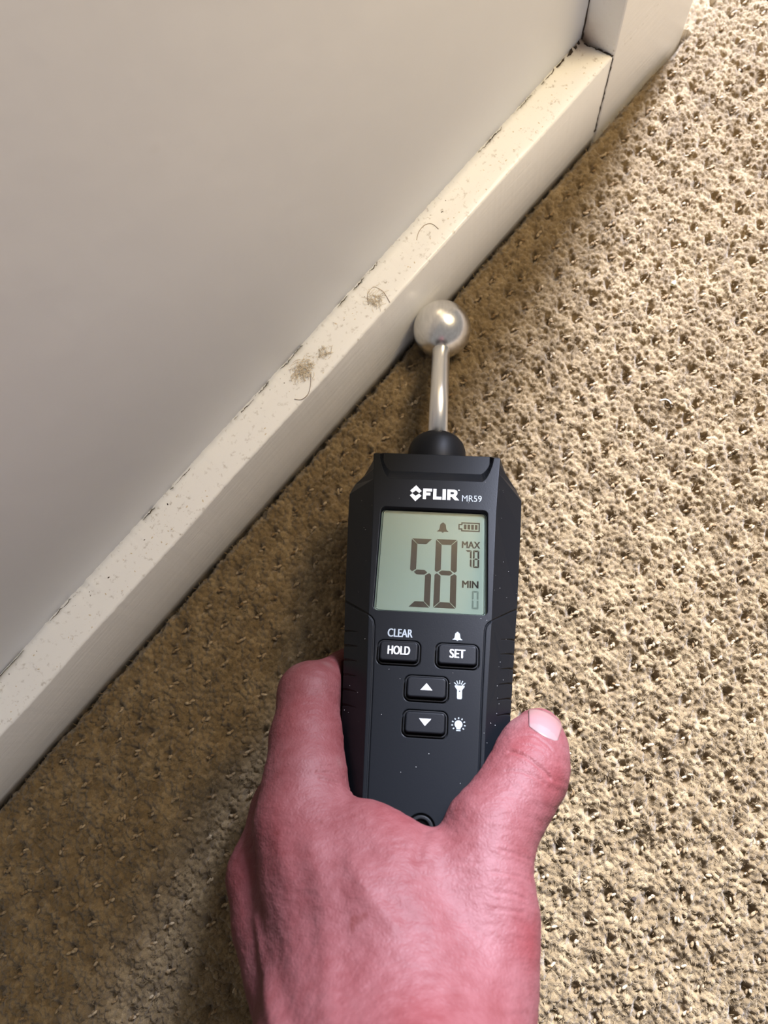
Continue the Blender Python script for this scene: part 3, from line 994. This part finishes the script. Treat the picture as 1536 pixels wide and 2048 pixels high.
# lanyard eyelet low on the front, mostly under the hand
new_obj('eyelet_ring', flat_shape('eyelet_ring', [S(circle(0, -186, 3.4)), S(circle(0, -186, 2.3))[::-1]], 0.0124, 0.01395, 0.0003), M_GRIP, meter)

# dust grains on the casing of the meter
dv, df = [], []
for k in range(70):
    y = rng.uniform(-175, -72); wf, ws, zs, wb, zf = sec_at(y)
    if rng.random() < 0.45:
        p = (rng.uniform(-wf, wf), y, 14.0)
        if -126 < y < -89 and abs(p[0]) < 17: continue
    else:
        t = rng.uniform(0.05, 0.95); p = side_pt(y, rng.choice([-1, 1]), t); p = tuple(c / mm for c in p)
    r = rng.uniform(0.05, 0.11)
    b0 = len(dv)
    dv += [((p[0] + r) * mm, p[1] * mm, p[2] * mm), (p[0] * mm, (p[1] + r) * mm, p[2] * mm), ((p[0] - r) * mm, p[1] * mm, p[2] * mm), (p[0] * mm, (p[1] - r) * mm, p[2] * mm), (p[0] * mm, p[1] * mm, (p[2] + r) * mm)]
    df += [(b0, b0 + 1, b0 + 4), (b0 + 1, b0 + 2, b0 + 4), (b0 + 2, b0 + 3, b0 + 4), (b0 + 3, b0, b0 + 4)]
tag(new_obj('dust', mesh_py('dust', dv, df), M_DUST, meter), kind='stuff')

# ------------------------------------------------------------------ left hand (same local frame, millimetres)
def cone(P, a, b, ra, rb):
    d = [b[k] - a[k] for k in range(3)]
    L = d[0] ** 2 + d[1] ** 2 + d[2] ** 2
    w = [P[..., k] - np.float32(a[k]) for k in range(3)]
    t = np.clip((w[0] * np.float32(d[0] / L) + w[1] * np.float32(d[1] / L) + w[2] * np.float32(d[2] / L)), 0, 1)
    q = 0
    for k in range(3):
        e = w[k] - t * np.float32(d[k])
        q = q + e * e
    return np.sqrt(q) - (np.float32(ra) + np.float32(rb - ra) * t)


def smin(a, b, k):
    h = np.clip(0.5 + 0.5 * (b - a) / k, 0, 1)
    return b + (a - b) * h - k * h * (1 - h)


def chain(P, pts, k):
    d = None
    for (p, r), (q, s) in zip(pts[:-1], pts[1:]):
        c = cone(P, p, q, r, s)
        d = c if d is None else smin(d, c, k)
    return d


THUMB = [((33.41, -156.33, 1.00), 7.4), ((30.69, -163.03, 8.00), 9.2), ((28.49, -169.51, 11.00), 10.4), ((23.70, -177.37, 14.00), 10.2), ((17.63, -186.46, 17.00), 11.2), ((15.49, -196.28, 19.00), 11.8), ((16.21, -205.61, 20.00), 12.6), ((14.66, -214.58, 21.00), 13.5), ((12.33, -223.52, 23.00), 15.0), ((7.40, -234.51, 27.00), 18.5)]
INDEX = [((-14.38, -134.90, -23.00), 7.2), ((-25.94, -136.40, -19.00), 8.2), ((-35.67, -148.84, -0.00), 9.4), ((-34.46, -162.42, 4.00), 10.2), ((-32.66, -175.54, 8.00), 11.4), ((-32.54, -186.93, 11.00), 12.0), ((-26.60, -200.03, 14.00), 13.5), ((-19.62, -213.98, 18.00), 15.5), ((-14.55, -234.49, 26.00), 19.5)]
MIDDLE = [((-8.18, -153.85, -25.00), 7.4), ((-24.92, -151.82, -24.00), 8.6), ((-36.28, -160.22, -18.00), 9.6), ((-39.61, -181.25, -8.00), 10.0), ((-42.34, -199.37, -2.00), 10.2), ((-36.33, -209.74, 2.00), 12.0), ((-28.32, -219.20, 8.00), 14.0), ((-16.28, -235.63, 18.00), 19.0)]
RING = [((-8.79, -171.01, -26.00), 7.2), ((-23.48, -170.26, -27.00), 8.2), ((-32.67, -176.82, -28.00), 9.0), ((-35.64, -196.41, -20.00), 9.4), ((-36.60, -210.96, -14.00), 9.8), ((-27.47, -223.05, -4.00), 13.0), ((-15.71, -236.60, 10.00), 18.0)]
LITTLE = [((-10.93, -187.30, -27.00), 6.4), ((-20.66, -186.23, -30.00), 7.2), ((-27.57, -190.89, -32.00), 7.8), ((-30.74, -207.94, -28.00), 8.4), ((-30.03, -220.59, -22.00), 9.0), ((-21.02, -228.77, -12.00), 12.0), ((-12.28, -237.84, 6.00), 17.0)]
WEB = [((-24.81, -187.26, 13.00), 9.0), ((-12.93, -190.86, 17.00), 9.0), ((-4.24, -195.10, 19.00), 9.0), ((2.83, -198.87, 20.00), 9.0), ((12.79, -203.15, 20.00), 11.0)]
BACK = [((-21.25, -199.76, 16.00), 13.0), ((-9.02, -206.83, 21.00), 14.0), ((2.12, -211.34, 21.00), 13.5)]
BACK2 = [((-9.02, -206.83, 21.00), 14.0), ((-3.32, -219.72, 24.00), 17.0), ((-2.37, -233.96, 30.00), 20.0)]
ARM = [((-14.33, -234.47, 26.00), 19.0), ((-11.67, -245.38, 36.00), 20.0), ((-8.68, -255.72, 62.00), 23.0), ((-28.0, -420.0, 105.0), 27.0)]
ARM2 = [((6.23, -232.69, 28.00), 18.5), ((6.32, -243.62, 38.00), 19.5), ((5.97, -253.98, 64.00), 22.5), ((4.0, -420.0, 108.0), 27.0)]
ARM3 = [((-4.36, -235.25, 14.00), 19.0), ((-3.32, -247.03, 24.00), 20.0), ((-1.88, -259.73, 46.00), 24.0), ((-12.0, -420.0, 90.0), 28.0)]


def body_sdf(P):
    """meter body as a convex prism, so that the skin lies against it instead of running through it"""
    x = np.abs(P[..., 0]); y = P[..., 1]; z = P[..., 2]
    a = np.array(SEC)[::-1]
    wf = np.interp(y, a[:, 0], a[:, 1]); ws = np.interp(y, a[:, 0], a[:, 2]); wb = np.interp(y, a[:, 0], a[:, 4])
    def side(x0, z0, x1, z1):
        dx, dz = x1 - x0, z1 - z0
        L = np.sqrt(dx * dx + dz * dz)
        return ((x - x0) * (-dz) + (z - z0) * dx) / L
    d = np.maximum(z - 14.0, -14.0 - z)
    d = np.maximum(d, side(wf, 14.0, ws, 3.0))
    d = np.maximum(d, x - ws)
    d = np.maximum(d, side(ws - 0.6, -7.0, wb, -14.0))
    d = np.maximum(d, -205.0 - y)
    return np.maximum(d, y + 68.0)


def hand_sdf(P):
    palm = chain(P, BACK, 8)
    palm = smin(palm, chain(P, BACK2, 8), 8)
    palm = smin(palm, chain(P, WEB, 6), 6)
    arm = smin(smin(chain(P, ARM, 6), chain(P, ARM2, 6), 12), chain(P, ARM3, 6), 12)
    palm = smin(palm, arm, 10)
    d = smin(palm, chain(P, THUMB, 4), 5)
    d = smin(d, chain(P, INDEX, 4), 6)
    d = smin(d, chain(P, MIDDLE, 4), 4)
    r = smin(chain(P, RING, 4), chain(P, LITTLE, 4), 2.0)
    d = smin(d, r, 2.5)
    # pressed against the casing
    return np.maximum(d, -(body_sdf(P) - 0.75))


def surface_nets(fn, lo, hi, h):
    ax = [np.arange(lo[i], hi[i] + h, h, dtype=np.float32) for i in range(3)]
    n = [len(a) for a in ax]
    # coarse pass on blocks, exact values only where the skin passes
    B_ = 6
    cax = [a_[::B_] for a_ in ax]
    cx_ = [np.minimum((np.arange(len(a_)) + B_ // 2) // B_, len(c) - 1) for a_, c in zip(ax, cax)]
    CG = fn(np.stack(np.meshgrid(*cax, indexing='ij'), -1).reshape(-1, 3)).reshape([len(c) for c in cax])
    G = CG[np.ix_(*cx_)].astype(np.float32)
    near = np.argwhere(np.abs(G) < B_ * h * 1.1)
    for s_ in range(0, len(near), 400000):
        q = near[s_:s_ + 400000]
        G[q[:, 0], q[:, 1], q[:, 2]] = fn(np.stack([ax[0][q[:, 0]], ax[1][q[:, 1]], ax[2][q[:, 2]]], -1))
    ins = G < 0
    cnt = np.zeros([k - 1 for k in n], np.int8)
    for i in (0, 1):
        for j in (0, 1):
            for k in (0, 1):
                cnt += ins[i:n[0] - 1 + i, j:n[1] - 1 + j, k:n[2] - 1 + k]
    act = (cnt > 0) & (cnt < 8)
    I = np.argwhere(act)
    ident = -np.ones(act.shape, np.int64); ident[act] = np.arange(len(I))
    acc = np.zeros((len(I), 3)); num = np.zeros(len(I))
    cor = [(i, j, k) for i in (0, 1) for j in (0, 1) for k in (0, 1)]
    for a in cor:
        for d in range(3):
            if a[d]: continue
            b = list(a); b[d] = 1
            ga = G[I[:, 0] + a[0], I[:, 1] + a[1], I[:, 2] + a[2]]; gb = G[I[:, 0] + b[0], I[:, 1] + b[1], I[:, 2] + b[2]]
            m = (ga < 0) != (gb < 0)
            t = np.where(m, ga / np.where(m, ga - gb, 1), 0)
            p = np.array(a, float)[None].repeat(len(I), 0); p[:, d] += t
            acc[m] += p[m]; num[m] += 1
    V = (I + acc / num[:, None]) * h + np.array(lo)
    F = []
    for d in range(3):
        sl0 = [slice(None)] * 3; sl1 = [slice(None)] * 3
        sl0[d] = slice(0, -1); sl1[d] = slice(1, None)
        ch = ins[tuple(sl0)] != ins[tuple(sl1)]
        E = np.argwhere(ch)
        u, v = [(1, 2), (2, 0), (0, 1)][d]
        ok = (E[:, u] > 0) & (E[:, v] > 0) & (E[:, u] < n[u] - 1) & (E[:, v] < n[v] - 1)
        E = E[ok]
        q = []
        for du, dv_ in ((-1, -1), (0, -1), (0, 0), (-1, 0)):
            c = E.copy(); c[:, u] += du; c[:, v] += dv_
            q.append(ident[c[:, 0], c[:, 1], c[:, 2]])
        q = np.stack(q, 1)
        fl = ins[tuple(E.T)]
        q[~fl] = q[~fl][:, ::-1]
        F.append(q)
    return V, np.concatenate(F)


def relax(V, F, it, lam=0.5):
    E = np.concatenate([F[:, [0, 1]], F[:, [1, 2]], F[:, [2, 3]], F[:, [3, 0]]])
    for _ in range(it):
        s = np.zeros_like(V); c = np.zeros(len(V))
        np.add.at(s, E[:, 0], V[E[:, 1]]); np.add.at(s, E[:, 1], V[E[:, 0]])
        np.add.at(c, E[:, 0], 1); np.add.at(c, E[:, 1], 1)
        V = V + lam * (s / c[:, None] - V)
    return V


def poly_dist(V, pts):
    d = np.full(len(V), 1e9)
    for p, q in zip(pts[:-1], pts[1:]):
        p = np.array(p, float); q = np.array(q, float); e = q - p
        t = np.clip(((V - p) @ e) / (e @ e), 0, 1)
        d = np.minimum(d, np.linalg.norm(V - p - t[:, None] * e, axis=1))
    return d


def surf_points(pts, direction, back=30.0):
    """nearest skin points seen along given directions (sphere tracing)"""
    d = np.array(direction, float)
    d = d / np.linalg.norm(d, axis=-1, keepdims=True)
    q = np.array(pts, float) - d * back
    for _ in range(45):
        q = q + d * (hand_sdf(q.astype(np.float32)) * 0.85)[:, None]
    return q


person = bpy.data.objects.new('person', None)
COL.objects.link(person)
person.empty_display_size = 0.03
person.matrix_world = MW
tag(person, 'bare left hand with reddened skin gripping the black meter from above', 'hand')

VIEW = np.array((-0.00, -207.83, 227.96))      # camera position in the hand's frame, used only to lay creases on the side of the hand that is seen


def onskin(pts):
    p = np.array(pts, float)
    return surf_points(p, p - VIEW)


def build_hand():
    V, F = surface_nets(hand_sdf, (-64, -400, -52), (52, -118, 142), 1.04)
    V = relax(V, F, 3)
    me = mesh_np('hand', V * mm, F, True)
    o = new_obj('hand_base', me)
    md = o.modifiers.new('s', 'SUBSURF'); md.levels = 1; md.render_levels = 1
    me = to_mesh(o, 'hand')
    n = len(me.vertices)
    co = np.empty(n * 3, np.float32); me.vertices.foreach_get('co', co); co = co.reshape(-1, 3).astype(float) / mm
    no = np.empty(n * 3, np.float32); me.vertices.foreach_get('normal', no); no = no.reshape(-1, 3).astype(float)
    disp = np.zeros(n)
    free = np.clip((body_sdf(co) - 0.3) / 1.5, 0, 1)
    for pts, depth, width in CREASES:
        d = poly_dist(co, onskin(pts))
        disp -= depth * np.exp(-(d / width) ** 2) - depth * 0.45 * np.exp(-((d - width * 2.0) / (width * 1.2)) ** 2)
    for pts, hgt, width in RIDGES:
        d = poly_dist(co, onskin(pts))
        disp += hgt * np.exp(-(d / width) ** 2)
    # low undulation and dry skin folds
    disp += 0.15 * vnoise(co[:, 0] + co[:, 2] * 0.7, co[:, 1] + co[:, 2] * 0.5, 9.0, 41)
    disp += 0.09 * vnoise(co[:, 0] * 1.0 + co[:, 2], co[:, 1] * 1.9, 2.2, 42)
    co2 = co + no * (disp * free)[:, None]
    me.vertices.foreach_set('co', (co2 * mm).astype(np.float32).ravel())
    red = np.zeros(n)
    for p, r, a in RED:
        red = np.maximum(red, a * np.exp(-(np.linalg.norm(co - np.array(onskin([p])[0]), axis=1) / r) ** 2))
    pale = np.zeros(n)
    for p, r, a in PALE:
        pale = np.maximum(pale, a * np.exp(-(np.linalg.norm(co - np.array(onskin([p])[0]), axis=1) / r) ** 2))
    for k, a in (('redness', red), ('pale', pale)):
        at = me.attributes.new(k, 'FLOAT', 'POINT'); at.data.foreach_set('value', a.astype(np.float32))
    me.update()
    for p in me.polygons: p.use_smooth = True
    return me


CREASES = [
    ([(22.65, -166.00, 20.00), (25.55, -166.47, 20.00), (28.17, -167.85, 20.00), (31.00, -169.98, 20.00), (33.59, -171.77, 18.00)], 0.30, 0.5),
    ([(23.44, -161.98, 18.00), (26.56, -160.99, 18.00), (29.94, -161.05, 18.00), (33.55, -162.82, 16.00), (36.07, -165.20, 14.00)], 0.22, 0.35),
    ([(26.93, -163.90, 20.00), (30.23, -164.62, 20.00), (33.01, -165.62, 18.00)], 0.22, 0.3),
    ([(21.34, -171.43, 22.00), (25.23, -171.31, 22.00), (28.58, -172.23, 22.00), (31.92, -173.70, 20.00)], 0.20, 0.4),
    ([(19.56, -190.83, 26.00), (24.40, -191.85, 26.00), (27.57, -192.48, 22.00)], 0.22, 0.4),
    ([(17.56, -196.05, 28.00), (22.90, -196.45, 28.00), (26.72, -197.09, 24.00)], 0.22, 0.4),
    ([(17.97, -200.37, 30.00), (22.84, -200.51, 28.00), (25.91, -201.26, 24.00)], 0.2, 0.4),
    ([(17.38, -203.84, 30.00), (21.99, -203.94, 30.00), (25.61, -204.04, 24.00)], 0.2, 0.4),
    ([(-27.52, -175.88, 18.00), (-23.12, -176.62, 18.00), (-19.11, -178.10, 16.00), (-15.39, -178.86, 14.00)], 0.28, 0.4),
    ([(-28.78, -174.28, 18.00), (-24.99, -174.18, 18.00), (-21.01, -175.15, 16.00)], 0.2, 0.35),
    ([(-27.84, -172.93, 18.00), (-23.58, -172.01, 18.00)], 0.18, 0.3),
    ([(1.06, -187.29, 24.00), (-0.04, -190.99, 26.00), (-0.49, -194.53, 28.00)], 0.35, 1.2),
    ([(-36.66, -212.03, 10.00), (-32.35, -222.25, 16.00), (-26.17, -230.77, 26.00)], 0.35, 2.6),
    ([(-12.28, -192.94, 26.00), (-6.44, -202.68, 34.00), (-0.35, -209.32, 34.00)], 0.25, 2.4),
]
RIDGES = [
    ([(-41.60, -210.11, 6.00), (-36.63, -220.58, 14.00), (-30.73, -231.31, 24.00)], 0.8, 2.2),
    ([(-27.14, -192.45, 22.00), (-21.55, -206.73, 30.00), (-18.81, -219.11, 38.00), (-16.52, -227.98, 46.00)], 0.7, 3.0),
    ([(-17.00, -195.50, 26.00), (-11.62, -203.03, 34.00), (-4.87, -208.64, 36.00)], 0.35, 1.6),
    ([(-36.76, -192.42, 14.00), (-32.75, -200.71, 20.00)], 0.5, 3.0),
]
RED = [((27.19, -163.61, 18.00), 5.0, 0.55), ((35.55, -171.51, 14.00), 6.0, 0.5), ((26.65, -210.08, 24.00), 5.0, 0.55), ((-36.84, -155.49, 8.00), 9.0, 0.35), ((-37.59, -186.34, 14.00), 10.0, 0.25), ((-50.60, -199.78, 0.00), 9.0, 0.3), ((2.51, -224.61, 40.00), 6.0, 0.3), ((-5.56, -184.48, 16.00), 7.0, 0.3)]
PALE = [((26.23, -153.67, 4.00), 3.5, 0.5), ((-32.41, -136.39, -8.00), 1.8, 0.7), ((-41.12, -140.31, 2.00), 2.2, 0.5), ((-23.21, -170.25, 12.00), 1.6, 0.45), ((-22.82, -157.09, 6.00), 3.0, 0.4), ((40.02, -151.89, -0.00), 4.0, 0.4)]
hand = new_obj('hand', build_hand(), M_SKIN, person)


def nail(cl, cr, tr, tl, lift):
    """curved nail plate laid on the thumb between four corners: cuticle left and right, free edge right and left"""
    cl, cr, tr, tl = [np.array(p, float) for p in (cl, cr, tr, tl)]
    nu, nv = 21, 21
    Q = np.zeros((nv, nu, 3)); LF = np.zeros((nv, nu))
    ax = (tl + tr) / 2 - (cl + cr) / 2
    for j in range(nv):
        v = j / (nv - 1)
        for i in range(nu):
            u = i / (nu - 1); c = 2 * u - 1
            p = (cl * (1 - u) + cr * u) * (1 - v) + (tl * (1 - u) + tr * u) * v
            p = p + ax * (0.36 * (1 - c * c) * v - 0.12 * (1 - c * c) * (1 - v))
            Q[j, i] = p
            LF[j, i] = lift * (0.2 + 0.8 * (1 - abs(c) ** 4)) * (0.3 + 0.7 * min(1, v * 2.5))
    pts = Q.reshape(-1, 3)
    V = surf_points(pts, pts - VIEW).reshape(nv, nu, 3)
    e = 0.2
    g = np.stack([(hand_sdf((V + np.eye(3)[k] * e).reshape(-1, 3).astype(np.float32)) - hand_sdf((V - np.eye(3)[k] * e).reshape(-1, 3).astype(np.float32))) for k in range(3)], -1).reshape(nv, nu, 3)
    g /= np.linalg.norm(g, axis=-1, keepdims=True)
    for _ in range(4):
        V[1:-1, 1:-1] = (V[:-2, 1:-1] + V[2:, 1:-1] + V[1:-1, :-2] + V[1:-1, 2:]) / 4
    top = (V + g * LF[..., None]).reshape(-1, 3); bot = (V - g * 0.7).reshape(-1, 3)
    n0 = len(top)
    F = []
    idx = np.arange(n0).reshape(nv, nu)
    for j in range(nv - 1):
        for i in range(nu - 1):
            F.append((idx[j, i], idx[j, i + 1], idx[j + 1, i + 1], idx[j + 1, i]))
            F.append((n0 + idx[j, i], n0 + idx[j + 1, i], n0 + idx[j + 1, i + 1], n0 + idx[j, i + 1]))
    ring = list(idx[0]) + list(idx[1:, -1]) + list(idx[-1, -2::-1]) + list(idx[-2:0:-1, 0])
    for a, b in zip(ring, ring[1:] + ring[:1]): F.append((a, n0 + a, n0 + b, b))
    me = mesh_py('thumb_nail', np.concatenate([top, bot]) * mm, [tuple(int(k) for k in f) for f in F], True)
    bm = bmesh.new(); bm.from_mesh(me); bmesh.ops.recalc_face_normals(bm, faces=bm.faces); bm.to_mesh(me); bm.free()
    me.materials.append(M_NAIL); me.materials.append(M_LUNULA)
    fi = 0
    for j in range(nv - 1):
        for i in range(nu - 1):
            u = (i + 0.5) / (nu - 1) * 2 - 1
            if j / (nv - 1) < 0.34 - 0.2 * u * u: me.polygons[fi].material_index = 1
            fi += 2
    return me

nl = bpy.data.objects.new('thumb_nail', nail((30.27, -155.16, 4.00), (38.34, -159.24, 4.00), (40.68, -153.77, -0.00), (30.77, -149.62, 0.00), 0.35))
COL.objects.link(nl)
nl.parent = hand
nl['label'] = 'pale pink thumb nail with white lunula'
